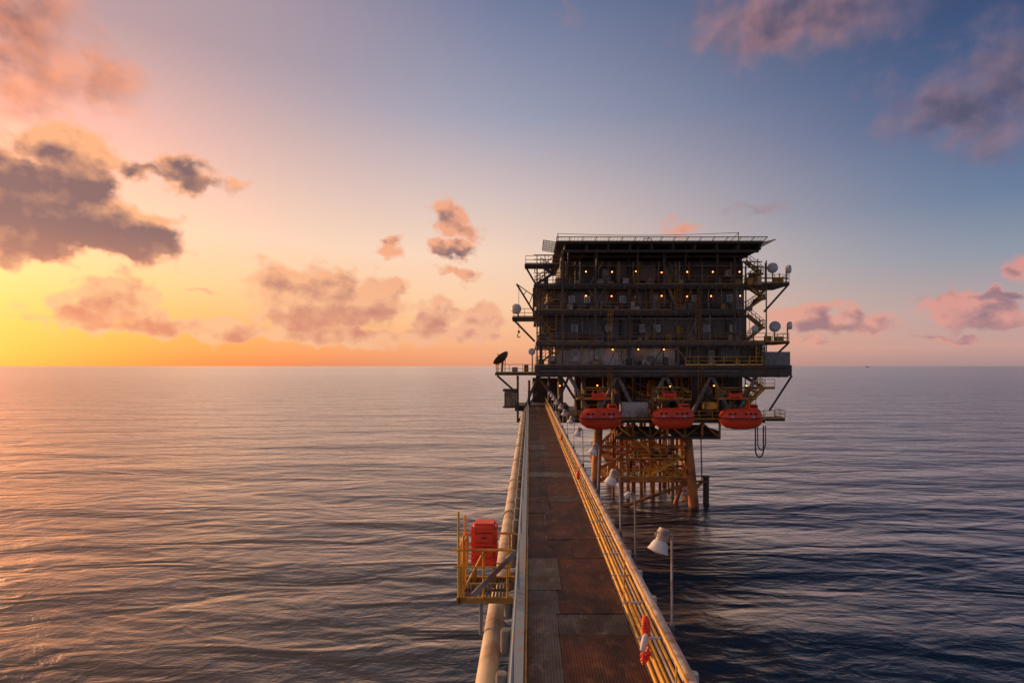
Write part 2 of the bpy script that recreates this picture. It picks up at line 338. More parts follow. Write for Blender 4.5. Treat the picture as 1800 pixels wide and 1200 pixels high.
pbox(1345,1388,600.5,604,YE+1,YE+6,'side_deck','slab','middle right wing deck')
pbox(922,984,464,467,YE+1,YE+3.5,'side_deck','slab','upper left wing deck')
pbox(900,942,557,561,YE+1,YE+5,'side_deck','slab','left wing deck under the hoist')
for a,b_,x0,x1 in FL+[(641.5,660,945,1390)]:
    g=MB(); px=x0+6
    while px<x1-4:
        g.box(X(px,YE)-.08,X(px,YE)+.08,YE-.06,YF,Z(b_,YE)-.22,Z(a,YE)-.03); px+=22
    g.box(X(x0+2,YE),X(x1-2,YE),YE+.3,YE+.5,Z(b_,YE)-.2,Z(b_,YE)-.01)
    g.build('floor_ribs',M['steel'],pf)
for px,pa,pb in ((989,440,641),(1047,432,600),(1106,505,641),(1168,440,505),(1208,605,641),(1228,505,641),(1292,450,641),(950,505,641),(1340,603,641)):
    MB().box(X(px,YE)-.13,X(px,YE)+.13,YE+.12,YE+.38,Z(pb,YE)+.0,Z(pa,YE)).build('column',M['steel'],pf)
def rail(pxa,pya,pxb,pyb,Y,m='yeld',Yb=None,h=1.05):
    return MB().rail(P(pxa,pya,Y),P(pxb,pyb,Y) if Yb is None else Vector((X(pxb,Y),Yb,Z(pyb,Y))),h).build('railing',M[m],pf)
for a,x0,x1,m in ((499.5,940,1110,'steel'),(499.5,1114,1308,'yeld'),(545,942,1180,'yeld'),(545,1184,1310,'steel'),(600,944,1060,'yeld'),(600,1085,1345,'yeld'),(641.5,1205,1340,'yel'),(641.5,942,985,'yeld')):
    rail(x0,a,x1,a,YE+.06,m)
rail(872,655,942,655,YE+.55,'yel'); rail(872,655,872,655,YE+.55,'yel',YE+6)
rail(1312,497,1387,497,YE+1.05,'yeld'); rail(1387,497,1387,497,YE+1.05,'yeld',YE+6)
rail(1346,600.5,1387,600.5,YE+1.05,'yel'); rail(1387,600.5,1387,600.5,YE+1.05,'yel',YE+6)
rail(924,464,984,464,YE+1.05,'yeld'); rail(902,557,942,557,YE+1.05,'yeld')
s=MB()
for px in (944,958,972):
    for Yq in (YE+1.2,YE+3.3): s.tube(P(px,499,Yq),P(px,448,Yq),.06,6)
for py in (448,456,480): s.tube(P(938,py,YE+1.2),P(984,py,YE+1.2),.05,6).tube(P(944,py,YE+1.2),Vector((X(944,YE+1.2),YE+3.4,Z(py,YE+1.2))),.05,6)
s.tube(P(944,499,YE+1.2),P(972,464,YE+1.2),.05,6).tube(P(958,464,YE+1.2),P(984,440,YE+1.2),.05,6)
s.build('scaffold',M['steel'],pf)
def stair(a,b,w=.9,m='steel',label=None):
    a,b=Vector(a),Vector(b); s=MB()
    for dy in (0,w):
        o=Vector((0,dy,0)); s.beam(a+o,b+o,.07,.25)
        s.tube(a+o+Vector((0,0,1)),b+o+Vector((0,0,1)),.035,6); s.tube(a+o+Vector((0,0,.55)),b+o+Vector((0,0,.55)),.03,6)
        for i in range(5):
            p=a.lerp(b,i/4)+o; s.tube(p,p+Vector((0,0,1)),.03,6)
    n=max(3,int(abs(b.z-a.z)/.22))
    for i in range(1,n):
        p=a.lerp(b,i/n); s.box(p.x-.14,p.x+.14,p.y,p.y+w,p.z-.02,p.z+.02)
    return s.build('stair_flight',M[m],pf)
for (xa,ya,xb,yb) in ((1312,600,1342,575),(1342,575,1314,552),(1312,545,1345,522),(1345,522,1313,501),(1312,641,1342,620),(1342,620,1313,603),(1310,499,1338,478),(1338,478,1312,458)):
    stair(P(xa,ya,YE+1.6),P(xb,yb,YE+1.6),m='yeld')
for (xa,ya,xb,yb) in ((946,641,972,620),(972,620,948,602),(944,600,968,578),(968,578,945,553),(944,545,975,524),(975,524,948,502),(942,499,972,480),(972,480,950,466)):
    stair(P(xa,ya,YE+.9),P(xb,yb,YE+.9),m='yeld' if ya>540 else 'steel')
for px,py in ((1343,575),(1346,522),(1343,620),(1340,478),(973,620),(970,578),(976,524)):
    MB().box(X(px,YE)-.5,X(px,YE)+.7,YE+1.3,YE+3,Z(py,YE)-.12,Z(py,YE)).rail((X(px,YE)+.68,YE+1.35,Z(py,YE)),(X(px,YE)+.68,YE+2.95,Z(py,YE)),1.,.8).rail((X(px,YE)-.45,YE+1.35,Z(py,YE)),(X(px,YE)+.65,YE+1.35,Z(py,YE)),1.,1.2).build('stair_landing',M['yeld'],pf)
for px,pa,pb in ((1347,458,641),(1311,458,641),(944,465,641)):
    MB().tube(P(px,pa,YE+1.2),P(px,pb,YE+1.2),.09).build('stair_tower_post',M['steel'],pf)
for a,b_ in (((1385,501),(1343,548)),((1352,501),(1312,545)),((1385,604),(1345,641)),((1392,660),(1352,722)),((1388,651),(1388,660)),((874,660),(908,690)),((902,561),(940,600)),((924,469),(942,500))):
    MB().tube(P(*a,YE+2),P(*b_,YE+2.4),.13).build('strut',M['steel'],pf,True)
def ladder(px,pa,pb,Y,m='yeld'):
    s=MB(); x=X(px,Y); za,zb=Z(pb,Y),Z(pa,Y)
    for dx in (-.22,.22): s.tube((x+dx,Y,za),(x+dx,Y,zb),.035,6)
    z=za
    while z<zb: s.tube((x-.22,Y,z),(x+.22,Y,z),.02,5); z+=.3
    z=za+1
    while z<zb:
        s.torus((x,Y-.32,z),(0,0,1),.36,.022,10,4); z+=.7
    for a in (-2.6,-1.57,-.5): s.tube((x+.36*math.cos(a),Y-.32+.36*math.sin(a),za+1),(x+.36*math.cos(a),Y-.32+.36*math.sin(a),zb),.02,4)
    return s.build('caged_ladder',M[m],pf)
for px,pa,pb in ((1072,545,606),(1226,520,600),(1072,645,690),(1230,645,712),(1193,500,545)): ladder(px,pa,pb,YE-.15)
def window(px,py,w=11,h=12,Y=YF-.36):
    x0,x1=X(px-w/2,Y),X(px+w/2,Y); z0,z1=Z(py+h/2,Y),Z(py-h/2,Y); t=.09
    s=MB(); s.box(x0,x0+t,Y-.07,Y+1,z0,z1).box(x1-t,x1,Y-.07,Y+1,z0,z1).box(x0+t,x1-t,Y-.068,Y+1,z1-t,z1).box(x0+t,x1-t,Y-.068,Y+1,z0,z0+t)
    f=s.build('window',M['frame'],pf)
    MB().box(x0+t,x1-t,Y-.03,Y+.02,z0+t,z1-t).build('pane',M['glass'],f)
for px,py in ((1010,577),(1070,577),(1128,577),(1155,577),(1242,577),(1288,577),(1011,620),(1052,620),(1005,526),(1032,526),(1222,524),(1283,524),(1283,480),(1095,526)): window(px,py)
def door(px,pa,pb,m='grey'):
    Y=YF-.36
    d=MB().box(X(px-6,Y),X(px+6,Y),Y-.02,Y+1,Z(pb,Y),Z(pa,Y),.02).build('door',M[m],pf)
    MB().box(X(px+3,Y),X(px+4,Y),Y-.08,Y-.025,Z((pa+pb)/2+2,Y),Z((pa+pb)/2-1,Y)).build('handle',M['black'],d)
door(1195,573,599,'yeld'); door(1150,517,544); door(1250,615,640); door(1065,473,499); door(1110,614,640)
for py,x0,x1,Yq,r in ((510,965,1300,YF-.45,.10),(556,955,1305,YF-.45,.12),(611,980,1330,YF-.45,.08),(570,955,1300,YF-.45,.05),(533,965,1306,YF-.45,.05),(467,988,1300,YF-.45,.08),(646,950,1385,YE-.2,.12),(652,950,1300,YE-.25,.07),(590,960,1300,YE+.5,.04),(560,1060,1300,YE+.3,.06)):
    MB().tube(P(x0,py,Yq),P(x1,py,Yq),r).build('pipe_run',M['grey' if r<.09 else 'steel'],pf,True)
for i in range(85):
    lv=random.choice([(459,499),(505,545),(552,600),(607,641)]); px=random.uniform(945,1348) if lv[0]>505 else random.uniform(988,1304); Yq=random.choice([YF-.45,YE+.3,YE+1])
    MB().tube(P(px,lv[0]+1,Yq),P(px,lv[1],Yq),random.choice([.04,.06,.1])).build('riser_pipe',M[random.choice(['steel','steel','grey','yeld','tan'])],pf)
for i in range(85):
    base=random.choice([499.5,545,600,641.5]); px=random.uniform(995,1300) if i%5 else random.choice([random.uniform(946,982),random.uniform(1312,1340)]); w=random.uniform(4,13); h=random.uniform(6,17)
    ya=random.uniform(YE+.5,YF-1.0)
    x=X(px,ya); z=Z(base,YE)
    MB().box(x-w*.035,x+w*.035,ya,ya+.5,z+.1,z+h*.07,.03).box(x-w*.03,x+w*.03,ya+.1,ya+.4,z,z+.1).build('equipment_cabinet',M[random.choice(['steel','wall','grey','yeld','slab','tan','wallp'])],pf)
for i in range(26):
    a=random.choice([(505,545),(552,600),(607,641),(459,499)]); px=random.uniform(990,1270); d=random.choice([-1,1])*random.uniform(12,26)
    MB().tube(P(px,a[0]+1,YE+.7),P(px+d,a[1],YE+.5),.07).build('diagonal_brace',M[random.choice(['steel','grey','yeld'])],pf,True)
# helideck
YH=68.0; zh=Z(428,YH)
hd=MB().box(X(978,YH),X(1341,YH),YH,92,zh,zh+.35).build('helideck',M['slab'],pf,False,'flat dark helicopter deck roofing the platform')
g=MB(); xx=X(985,YH)+.6
while xx<X(1341,YH): g.box(xx-.12,xx+.12,YH+.3,90,zh-.66,zh-.003); xx+=2.6
for yy in (YH+.6,72,76.5,82): g.box(X(985,YH)+.3,X(1341,YH)-.3,yy-.15,yy+.15,zh-.95,zh-.656)
g.build('deck_girder',M['slab'],hd)
def net(a,b,out,n):
    s=MB(); a,b,out=Vector(a),Vector(b),Vector(out)
    s.tube(a+out,b+out,.05,6); s.tube(a,b,.06,6)
    for i in range(n+1): p=a.lerp(b,i/n); s.tube(p,p+out,.05,6)
    for k in (1,2,3): s.tube(a+out*k/4,b+out*k/4,.015,4)
    for i in range(n*4): p=a.lerp(b,(i+.5)/(n*4)); s.tube(p,p+out,.014,4)
    s.build('safety_net',M['net'],hd)
xa,xb=X(978,YH),X(1341,YH)
net((xa,YH-.05,zh+.15),(xb,YH-.05,zh+.15),(0,-1.3,.35),16)
net((xb+.05,YH,zh+.15),(xb+.05,90,zh+.15),(1.5,0,.35),14)
net((xa-.05,YH,zh+.15),(xa-.05,74,zh+.15),(-1.5,0,.25),5)
s=MB(); s.tube((xa+.2,YH+.3,zh+.3),(xa+.2,YH+.3,zh+1.3),.05); s.tube(P(1298,424,YH+.5),P(1298,408,YH+.5),.05); s.tube(P(1298,409,YH+.5),P(1284,424,YH+.5),.03)
s.path([Vector((xa+.2,YH+.3,zh+1.25)).lerp(P(1298,409,YH+.5),i/10)-Vector((0,0,.25*math.sin(math.pi*i/10))) for i in range(11)],.03)
s.build('antenna_wire',M['steel'],hd)
MB().path([P(1132,427,YH+1),P(1132,419,YH+1),P(1145,419,YH+1),P(1145,427,YH+1)],.05).build('hoop_guard',M['steel'],hd)
for px in (1000,1050,1122,1206,1262):
    MB().tube(P(px,430,69.6),P(px-4,545,YF-.5),.13).build('helideck_brace',M['steel'],pf,True)
for px in (990,1106,1170,1232,1302): MB().box(X(px,YF+.9)-.2,X(px,YF+.9)+.2,YF+.9,YF+1.3,Z(459.5,YF+.6)-.1,zh-.66).build('helideck_post',M['steel'],pf)
# under the main deck
tb=[1000,1085,1170,1250,1330]; bt=[1045,1125,1210,1290]
for Yq,m in ((YE+1.2,'steel'),(86,'steel')):
    for i,px in enumerate(bt):
        MB().tube(P(tb[i],659,Yq),P(px,740,Yq),.24).tube(P(tb[i+1],659,Yq),P(px,740,Yq),.24).build('truss_diagonal',M['grey' if Yq<80 else m],pf,True)
for px,r in ((1026,.35),(1085,.5),(1222,.6),(1300,.35),(985,.35)):
    MB().tube(P(px,658,YE+2.5),P(px,741,YE+2.5),r,14).build('deck_column',M['steel'],pf,True)
pbox(1010,1300,661,737,88,89,'bulkhead','slab')
lowd=pbox(985,1345,737,743,YE+.4,YB,'lower_deck','slab')
for Yq in (YE+3,YE+9,YE+16):
    MB().tube(P(1080,769,Yq),P(1266,769,Yq),.2,10).build('cellar_chord',M['steel'],pf,True)
    for i in range(7):
        a=1082+i*30.5
        MB().tube(P(a,743,Yq),P(a,769,Yq),.14).tube(P(a,743 if i%2 else 769,Yq),P(min(a+30.5,1266),769 if i%2 else 743,Yq),.12).build('cellar_brace',M[random.choice(['steel','brace','yeld'])],pf,True)
pbox(1085,1160,756,767,YE+4,YE+9,'cellar_deck','slab'); pbox(1186,1264,757,767,YE+4,YE+12,'cellar_deck','slab')
pbox(1340,1380,735.5,740,YE+1,YE+4,'side_deck','slab','small wing deck beside the right lifeboat')
rail(1342,735.5,1380,735.5,YE+1.05,'yel'); rail(1380,735.5,1380,735.5,YE+1.05,'yel',YE+4)
rail(990,737,1078,737,YE+.5,'yeld'); rail(1090,737,1345,737,YE+.5,'yel')
for i in range(26):
    px=random.uniform(1035,1320); Yq=random.uniform(76,86); z=Z(737,YE+.4); r=random.uniform(.3,.9); h=random.uniform(1.5,4.5)
    if i%3: MB().lathe([(r*.5,-.0),(r,.15),(r,h),(r*.7,h+.3),(r*.2,h+.4)],(X(px,Yq),Yq,z),(0,0,1),16).build('process_vessel',M[random.choice(['steel','tan','yeld','leg','grey'])],pf,True)
    else: MB().tube((X(px,Yq)-2,Yq,z+h*.6),(X(px,Yq)+2,Yq,z+h*.6),r*.6,14).build('process_vessel',M[random.choice(['steel','yeld','grey'])],pf,True)
for i in range(50):
    px=random.uniform(1000,1335); Yq=random.uniform(YE+2,80)
    if i%2: MB().tube(P(px,660,Yq),P(px+random.uniform(-4,4),738,Yq),random.choice([.06,.1,.14])).build('service_pipe',M[random.choice(['steel','yeld','cond'])],pf)
    else: MB().tube(P(px-30,random.uniform(668,720),Yq),P(px+30,random.uniform(668,720),Yq),.08).build('service_pipe',M[random.choice(['steel','yeld','yel'])],pf)
stair(P(1290,736,YE+2),P(1345,682,YE+2),m='yel'); stair(P(1345,682,YE+3.2),P(1310,661,YE+3.2),m='yeld')
pbox(1330,1362,681,684,YE+1.5,YE+5,'stair_landing','yeld'); rail(1330,681,1362,681,YE+1.55,'yel')
rail(1258,700,1330,700,YE+1.0,'yel'); pbox(1258,1330,700,702,YE+.95,YE+3,'stair_landing','yeld')
pbox(1015,1070,700,703,YE+.9,YE+3,'stair_landing','yeld'); rail(1015,700,1070,700,YE+.95,'yel')
pbox(1155,1215,702,705,YE+.9,YE+3,'stair_landing','yeld'); rail(1155,702,1215,702,YE+.95,'yel')
# bridge landing
MB().tube(P(910,660,YE+2),P(910,742,YE+2),.16,10).tube(P(910,742,YE+2),P(944,690,YE+2),.12,10).build('landing_post',M['steel'],pf,True)
for a,b_ in (((945,660),(925,712)),((945,660),(985,712)),((985,660),(1010,700)),((965,661),(965,705)),((930,668),(930,712)),((1000,661),(975,720))):
    MB().tube(P(*a,YE+2.2),P(*b_,YE+2.2),.16).build('landing_brace',M['steel'],pf,True)
pbox(905,1000,713,722,73.05,80,'landing_floor','slab')
pbox(936,990,664,712,80,81,'bulkhead','slab')
pbox(884,909,684,688,YE+1.5,YE+4,'landing_frame','steel'); pbox(884,912,714.5,717,YE+1.5,YE+4,'landing_frame','steel')
# jacket
YJ,YK=79.,97.
LF=[(P(1052,745,YJ),P(1044,905,YJ)),(P(1206,745,YJ),P(1221,905,YJ)),(P(1078,745,YK),P(1072,850,YK)),(P(1196,745,YK),P(1206,850,YK))]
for i,(a,b_) in enumerate(LF):
    MB().tube(a,b_,.62,20,.72).build('jacket_leg',M['leg' if i<2 else 'brace'],pf,True)
def lp(i,z):
    a,b_=LF[i]; t=(a.z-z)/(a.z-b_.z); return a.lerp(b_,t)
for i,j in ((0,1),(1,3),(0,2),(2,3)):
    for z in (3.9,8.6): MB().tube(lp(i,z-.3),lp(j,z-.3),.26,12).build('jacket_brace',M['brace'],pf,True)
for i,j,za,zb in ((0,1,12,4),(1,0,12,5),(1,0,3.4,-1.5),(1,3,8.3,3.6),(1,3,3.3,-1.5),(0,2,8.3,3.5),(2,3,8.3,-1.0),(3,2,12,5)):
    MB().tube(lp(i,za),lp(j,zb),.22,12).build('jacket_brace',M['brace'],pf,True)
MB().tube(lp(1,6.5),P(1186,888,YJ+2),.3,12).tube(lp(1,2.2),P(1200,880,YJ+1),.2,12).build('jacket_brace',M['leg'],pf,True)
for i in range(44):
    Yq=random.uniform(79.5,90); px=random.uniform(1062,1180); py=random.uniform(768,842)
    if i%3==0: a,b_=P(px,py,Yq),P(px+random.uniform(15,40),py+random.choice([-1,1])*random.uniform(10,35),Yq)
    elif i%3==1: a,b_=P(px,py,Yq),P(min(px+random.uniform(20,60),1200),py,Yq)
    else: a,b_=P(px,765,Yq),P(px,838,Yq)
    MB().tube(a,b_,random.choice([.08,.12,.18]),8).build('jacket_pipe',M[random.choice(['brace','yel','yeld','leg'])],pf,True)
for px,Yq,r in ((1078,84,.2),(1092,88,.38),(1104,83,.25),(1113,90,.38),(1127,85,.28),(1133,91,.22),(1147,84,.38),(1160,88,.25),(1168,92,.38),(1182,86,.28),(1190,90,.2)):
    MB().tube((X(px,Yq),Yq,-1.5),(X(px,Yq),Yq,Z(745,YE)),r,12).build('conductor_pipe',M['cond'],pf,True)
for z,x0,x1 in ((Z(838,YJ),1058,1205),(Z(806,YJ),1062,1203)):
    s=MB(); s.box(X(x0,YJ),X(x1,YJ),YJ-.6,YJ+.6,z-.16,z).box(X(x0,YJ),X(x0,YJ)+1.2,YJ+.6,YK,z-.159,z-.001).box(X(x1,YJ)-1.2,X(x1,YJ),YJ+.6,YK,z-.159,z-.001).box(X(x0,YJ)+1.2,X(x1,YJ)-1.2,YJ+5,YJ+9,z-.16,z)
    s.build('spider_deck',M['brace'],pf)
MB().rail(P(1058,838,YJ-.58),P(1205,838,YJ-.58),1.1,1.5,.05,3).build('railing',M['yel'],pf)
MB().rail(P(1100,806,YJ-.58),P(1203,806,YJ-.58),1.1,1.5,.045,2).build('railing',M['yel'],pf)
z=Z(838,YJ); MB().rail((X(1058,YJ)+1.2,YJ+5.05,z),(X(1205,YJ)-.05,YJ+5.05,z),1.1,1.5,.045,3).rail((X(1205,YJ)-.05,YJ,z),(X(1205,YJ)-.05,YK,z),1.1,2,.045).build('railing',M['yel'],pf)
for i in range(14):
    px=random.uniform(1070,1190); Yq=random.uniform(79.5,84); py=random.choice([806,838]); h=random.uniform(.6,1.8)
    MB().box(X(px,Yq)-.4,X(px,Yq)+.4,Yq,Yq+.8,Z(py,YJ),Z(py,YJ)+h,.05).build('deck_equipment',M[random.choice(['steel','tan','brace','yeld'])],pf)
stair(P(1090,752,YE+2.5),P(1140,790,YE+5),m='yel')
stair(P(1195,806,YJ-.9),P(1140,838,YJ-.9),m='yel')
MB().tube(P(1241,838,80.5),P(1241,905,80.5),.42,16).tube(P(1241,836,80.5),P(1241,839,80.5),.52,16).build('caisson',M['steel'],pf,True,'dark mooring post standing in the water right of the jacket')
MB().tube(P(1232,765,79),P(1234,850,79),.1).beam(P(1234,846,79.5),P(1205,880,79.5),.35,.35).beam(P(1217,845,79.5),P(1241,846,80.2),.25,.25).build('boat_landing',M['leg'],pf)
for px in (1140,1170,1100): MB().tube(P(px,766,76),P(px+6,868,84),.15).build('riser_pipe',M['cond'],pf,True)

# ------------------------------------------------------------------ lifeboats
def lifeboat(loc,lb):
    t=thing('lifeboat',lb,'lifeboat',loc,'orange lifeboats under the platform')
    x0,y0,z0=loc; hull=MB(); can=MB()
    # stations: x, half width at gunwale, keel depth, keel half width / canopy height, roof half width
    hs=[(-2.6,.35,-.15,.05),(-2.35,.85,-.75,.15),(-1.7,1.12,-1.2,.35),(-.8,1.2,-1.38,.45),(.6,1.2,-1.38,.45),(1.6,1.12,-1.25,.38),(2.3,.85,-.95,.22),(2.6,.45,-.35,.08)]
    cs=[(-2.5,.45,.15,.3),(-2.2,.95,.68,.5),(-1.7,1.1,1.05,.62),(-.6,1.16,1.14,.66),(.5,1.16,1.15,.66),(1.0,1.14,1.16,.64),(2.1,.98,1.12,.56),(2.45,.7,.6,.4),(2.55,.5,.15,.3)]
    rg=[]
    for x,w,k,kw in hs:
        rg.append([hull.bm.verts.new((x0+x,y0+a,z0+b)) for a,b in ((-w,0),(-w*.98,k*.35),(-w*.72,k*.78),(-kw,k),(kw,k),(w*.72,k*.78),(w*.98,k*.35),(w,0))])
    rc=[]
    for x,w,h,rw in cs:
        rc.append([can.bm.verts.new((x0+x,y0+a,z0+b)) for a,b in ((-w,.02),(-w*.97,h*.6),(-rw-.1,h*.95),(-rw*.6,h),(rw*.6,h),(rw+.1,h*.95),(w*.97,h*.6),(w,.02))])
    for bmm,r_ in ((hull,rg),(can,rc)):
        for A,B in zip(r_[:-1],r_[1:]):
            for i in range(8): bmm.bm.faces.new((A[i],A[(i+1)%8],B[(i+1)%8],B[i]))
        bmm.bm.faces.new(r_[0]); bmm.bm.faces.new(r_[-1])
        bmesh.ops.recalc_face_normals(bmm.bm,faces=bmm.bm.faces[:])
        bmesh.ops.bevel(bmm.bm,geom=[e for e in bmm.bm.edges if len(e.link_faces)==2 and e.calc_face_angle()>.5],offset=.05,segments=2,affect='EDGES')
    hull.build('hull',M['orange'],t,True); cn=can.build('canopy',M['orange'],t,True)
    gun=[(x,w) for x,w,_,_ in hs]
    pf_=[Vector((x0+x,y0-w-.02,z0)) for x,w in gun]; pb_=[Vector((x0+x,y0+w+.02,z0)) for x,w in gun]
    MB().path(pf_+pb_[::-1]+[pf_[0]],.06,6).build('rub_rail',M['black'],t,True)
    MB().box(x0+.9,x0+1.95,y0-.55,y0+.55,z0+1.0,z0+1.68,.08).build('cockpit',M['orange'],cn,True)
    for dx in (-1.6,-1.0,.3,.9,1.5):
        MB().box(x0+dx-.14,x0+dx+.14,y0-1.19,y0-.95,z0+.44,z0+.66,.03).build('window',M['black'],cn)
    MB().box(x0-.62,x0-.05,y0-1.22,y0-.95,z0+.1,z0+.9,.03).build('hatch',M['red'],cn)
    for dx in (-1.3,1.2): MB().box(x0+dx-.12,x0+dx+.12,y0-1.22,y0-.95,z0+.12,z0+.3,.01).build('reflective_mark',M['frame'],cn)
    MB().box(x0+1.0,x0+1.85,y0-.58,y0-.53,z0+1.28,z0+1.52).build('window',M['black'],cn)
    for dx in (-1.9,2.1): MB().tube((x0+dx,y0,z0+.5),(x0+dx,y0,z0+1.4),.07).build('lifting_hook',M['steel'],t)
    gp=[Vector((x0-2.0+k*.15,y0-1.2-.02,z0-.1-.24*abs(math.sin(math.pi*k/4)))) for k in range(27)]
    MB().path(gp,.025,5).build('grab_line',M['black'],t)
    return t
YL=69.3
pos=[(1055,733,'left'),(1182,732,'middle'),(1301,733,'right')]
base=None
for i,(px,py,w) in enumerate(pos):
    lb='enclosed orange lifeboat, %s one of the three hung below the platform deck'%w
    loc=tuple(P(px,py+1,YL))
    if base is None: base=lifeboat(loc,lb)
    else: dup(base,loc,lb)
    d=thing('davit','steel davit frame holding the %s lifeboat'%w,'davit',loc,'lifeboat davits')
    x,y_,z=loc
    for dx in (-1.9,1.9):
        MB().tube((x+dx,y_,z+1.3),(x+dx,y_,z+3.0),.035,6).build('fall_wire',M['black'],d)
        MB().beam((x+dx,y_-.1,z+3.05),(x+dx,y_+2.2,z+3.6),.22,.26).beam((x+dx,y_+2.2,z+3.6),(x+dx,y_+2.6,z+.4),.22,.3).tube((x+dx,y_-.05,z+2.95),(x+dx+.02,y_+.02,z+3.25),.2,12).build('davit_arm',M['yeld'],d)
    MB().tube((x-.5,y_+1.9,z+2.6),(x+.5,y_+1.9,z+2.6),.32,14).box(x-.8,x-.5,y_+1.6,y_+2.2,z+2.2,z+3,.03).box(x+.5,x+.9,y_+1.6,y_+2.2,z+2.2,z+3,.03).build('winch',M['red'],d,True)
    MB().beam((x-1.9,y_+2.3,z+3.55),(x+1.9,y_+2.3,z+3.55),.2,.2).build('cross_beam',M['yeld'],d)
    MB().beam((x-1.9,y_+2.3,z+2.2),(x+1.9,y_+2.3,z+2.2),.15,.15).build('cross_beam',M['yel'],d)

def crate(px0,px1,py0,py1,Y,m,name,lb,cat):
    t=thing(name,lb,cat,tuple(P((px0+px1)/2,py1,Y+1)))
    x0,x1,z0,z1=X(px0,Y),X(px1,Y),Z(py1,Y),Z(py0,Y)
    s=MB().box(x0,x1,Y,Y+2,z0,z1,.04); k=x0+.2
    while k<x1-.1: s.box(k,k+.09,Y-.05,Y+.01,z0+.12,z1-.12); k+=.35
    s.build('box_body',M[m],t)
    for xx in (x0-.03,x1-.09): MB().box(xx,xx+.12,Y-.07,Y+.08,z0,z1+.03).build('corner_post',M['steel'],t)
crate(1091,1140,707,733,YE+.2,'wallp','equipment_container','long pale ribbed container between the left and middle lifeboats','container')
crate(887,907,689,714,YE+1.8,'tan','equipment_box','tan box on a frame left of the bridge landing','box')
crate(1240,1262,707,719,YE-.3+.5,'yel','equipment_box','small yellow box between the middle and right lifeboats','box')

# ------------------------------------------------------------------ dishes
def drum(px,py,Y,dpx,ax,lb,post=16,name='drum_antenna'):
    o=P(px,py,Y); r=dpx/2*Y/F; ax=Vector(ax).normalized()
    t=thing(name,lb,'antenna',tuple(o-Vector((0,0,post*Y/F))),'white drum antennas on the wing decks')
    MB().lathe([(r*.3,-r*.55),(r*.85,-r*.4),(r,-r*.15),(r,r*.35),(r*.96,r*.38)],o,ax,28).build('drum_shell',M['white'],t,True)
    MB().lathe([(r*.95,r*.36),(r*.8,r*.48),(r*.4,r*.58),(r*.05,r*.6)],o,ax,28).build('radome',M['lens'],t,True)
    MB().tube(o-ax*r*.5+Vector((0,0,r*.6)),o-ax*r*.5-Vector((0,0,post*Y/F)),.09,10).build('mast',M['grey'],t,True)
drum(1358,471,YE+2.2,18,(-.5,-1,0.05),'left white drum antenna on the upper right wing deck',26)
drum(1386,473,YE+2.2,15,(.8,-.7,0),'right white drum antenna on the upper right wing deck',24)
drum(1362,574,YE+2.2,19,(-.3,-1,.05),'large white drum antenna on the middle right wing deck',26)
drum(1388,572,YE+2.4,14,(.9,-.6,0),'small white drum antenna at the outer end of the middle right wing deck',28)
drum(1327,578,YE+.6,13,(.6,-1,0),'white drum antenna by the stairs on the middle right side',22)
drum(908,543,YE+1.5,18,(-.6,-1,0),'white drum antenna at the hoist on the left side of the platform',14)
drum(935,618,YE+1.5,12,(-.2,-1,.1),'small white drum antenna above the left wing deck',36)
o=P(882,631,YE+2); t=thing('satellite_dish','large dark tilted satellite dish on the left wing deck','satellite dish',tuple(o-Vector((0,0,1.7))))
ax=Vector((-.62,.30,.72)).normalized(); q=1.22
MB().lathe([(a*q,b*q) for a,b in [(.05,-.25),(.45,-.17),(.8,0),(.98,.2),(.95,.21),(.78,.05),(.45,-.11),(.05,-.18)]],o,ax,28).build('reflector',M['steel'],t,True)
e=o+ax*.85; MB().tube(o+Vector((.6,0,.45)),e,.03).tube(o+Vector((-.5,.3,-.3)),e,.03).tube(o+Vector((-.3,-.5,-.2)),e,.03).ball(e,.09).build('feed_horn',M['steel'],t)
MB().tube(o-ax*.2,o-Vector((0,0,1.7)),.14,12).tube(o-ax*.15+Vector((.35,0,.1)),o-Vector((-.4,0,1.65)),.05).build('pedestal',M['steel'],t,True)
t=thing('hoist_crane','slim dark hoist boom with hanging hook on the left side of the platform','crane',tuple(P(938,557,YE+1.5)))
MB().tube(P(938,557,YE+1.5),P(938,506,YE+1.5),.14,10).build('mast',M['steel'],t,True)
MB().tube(P(938,548,YE+1.5),P(908,499,YE+1.5),.12,8).tube(P(938,520,YE+1.5),P(908,499,YE+1.5),.06,8).tube(P(930,535,YE+1.5),P(938,512,YE+1.5),.06).tube(P(920,519,YE+1.5),P(925,512,YE+1.5),.05).build('boom',M['steel'],t,True)
MB().tube(P(912,505,YE+1.2),P(912,582,YE+1.2),.03,6).ball(P(912,583,YE+1.2),.18).torus(P(912,590,YE+1.2),(0,1,0),.2,.06,14,6,-2.8,1.6).build('hook_line',M['black'],t)
for px,a,b_ in ((924,469,462),(940,466,478),(1332,455,497),(1345,462,497),(1370,480,497)):
    MB().tube(P(px,a,YE+2),P(px,b_,YE+2),.07).build('whip_antenna',M['steel'],pf)
for px,pyb,w,h in ((905,655,10,10),(925,655,8,14),(1325,497,10,18),(1352,600,9,10),(1372,600,12,9),(1370,497,14,10),(952,545,9,14),(960,499,8,12),(975,641,8,12)):
    MB().box(X(px-w/2,YE+2),X(px+w/2,YE+2),YE+2,YE+2.9,Z(pyb,YE+1)+.02,Z(pyb-h,YE+2),.04).build('deck_equipment',M[random.choice(['steel','grey','tan','yeld'])],pf)
for a,b_ in (((1290,460),(1340,460)),((1290,470),(1345,470)),((1305,460),(1335,470)),((1320,488),(1385,488)),((1310,470),(1310,497))):
    MB().tube(P(*a,YE+2.6),P(*b_,YE+2.6),.07).build('wing_brace',M['steel'],pf)
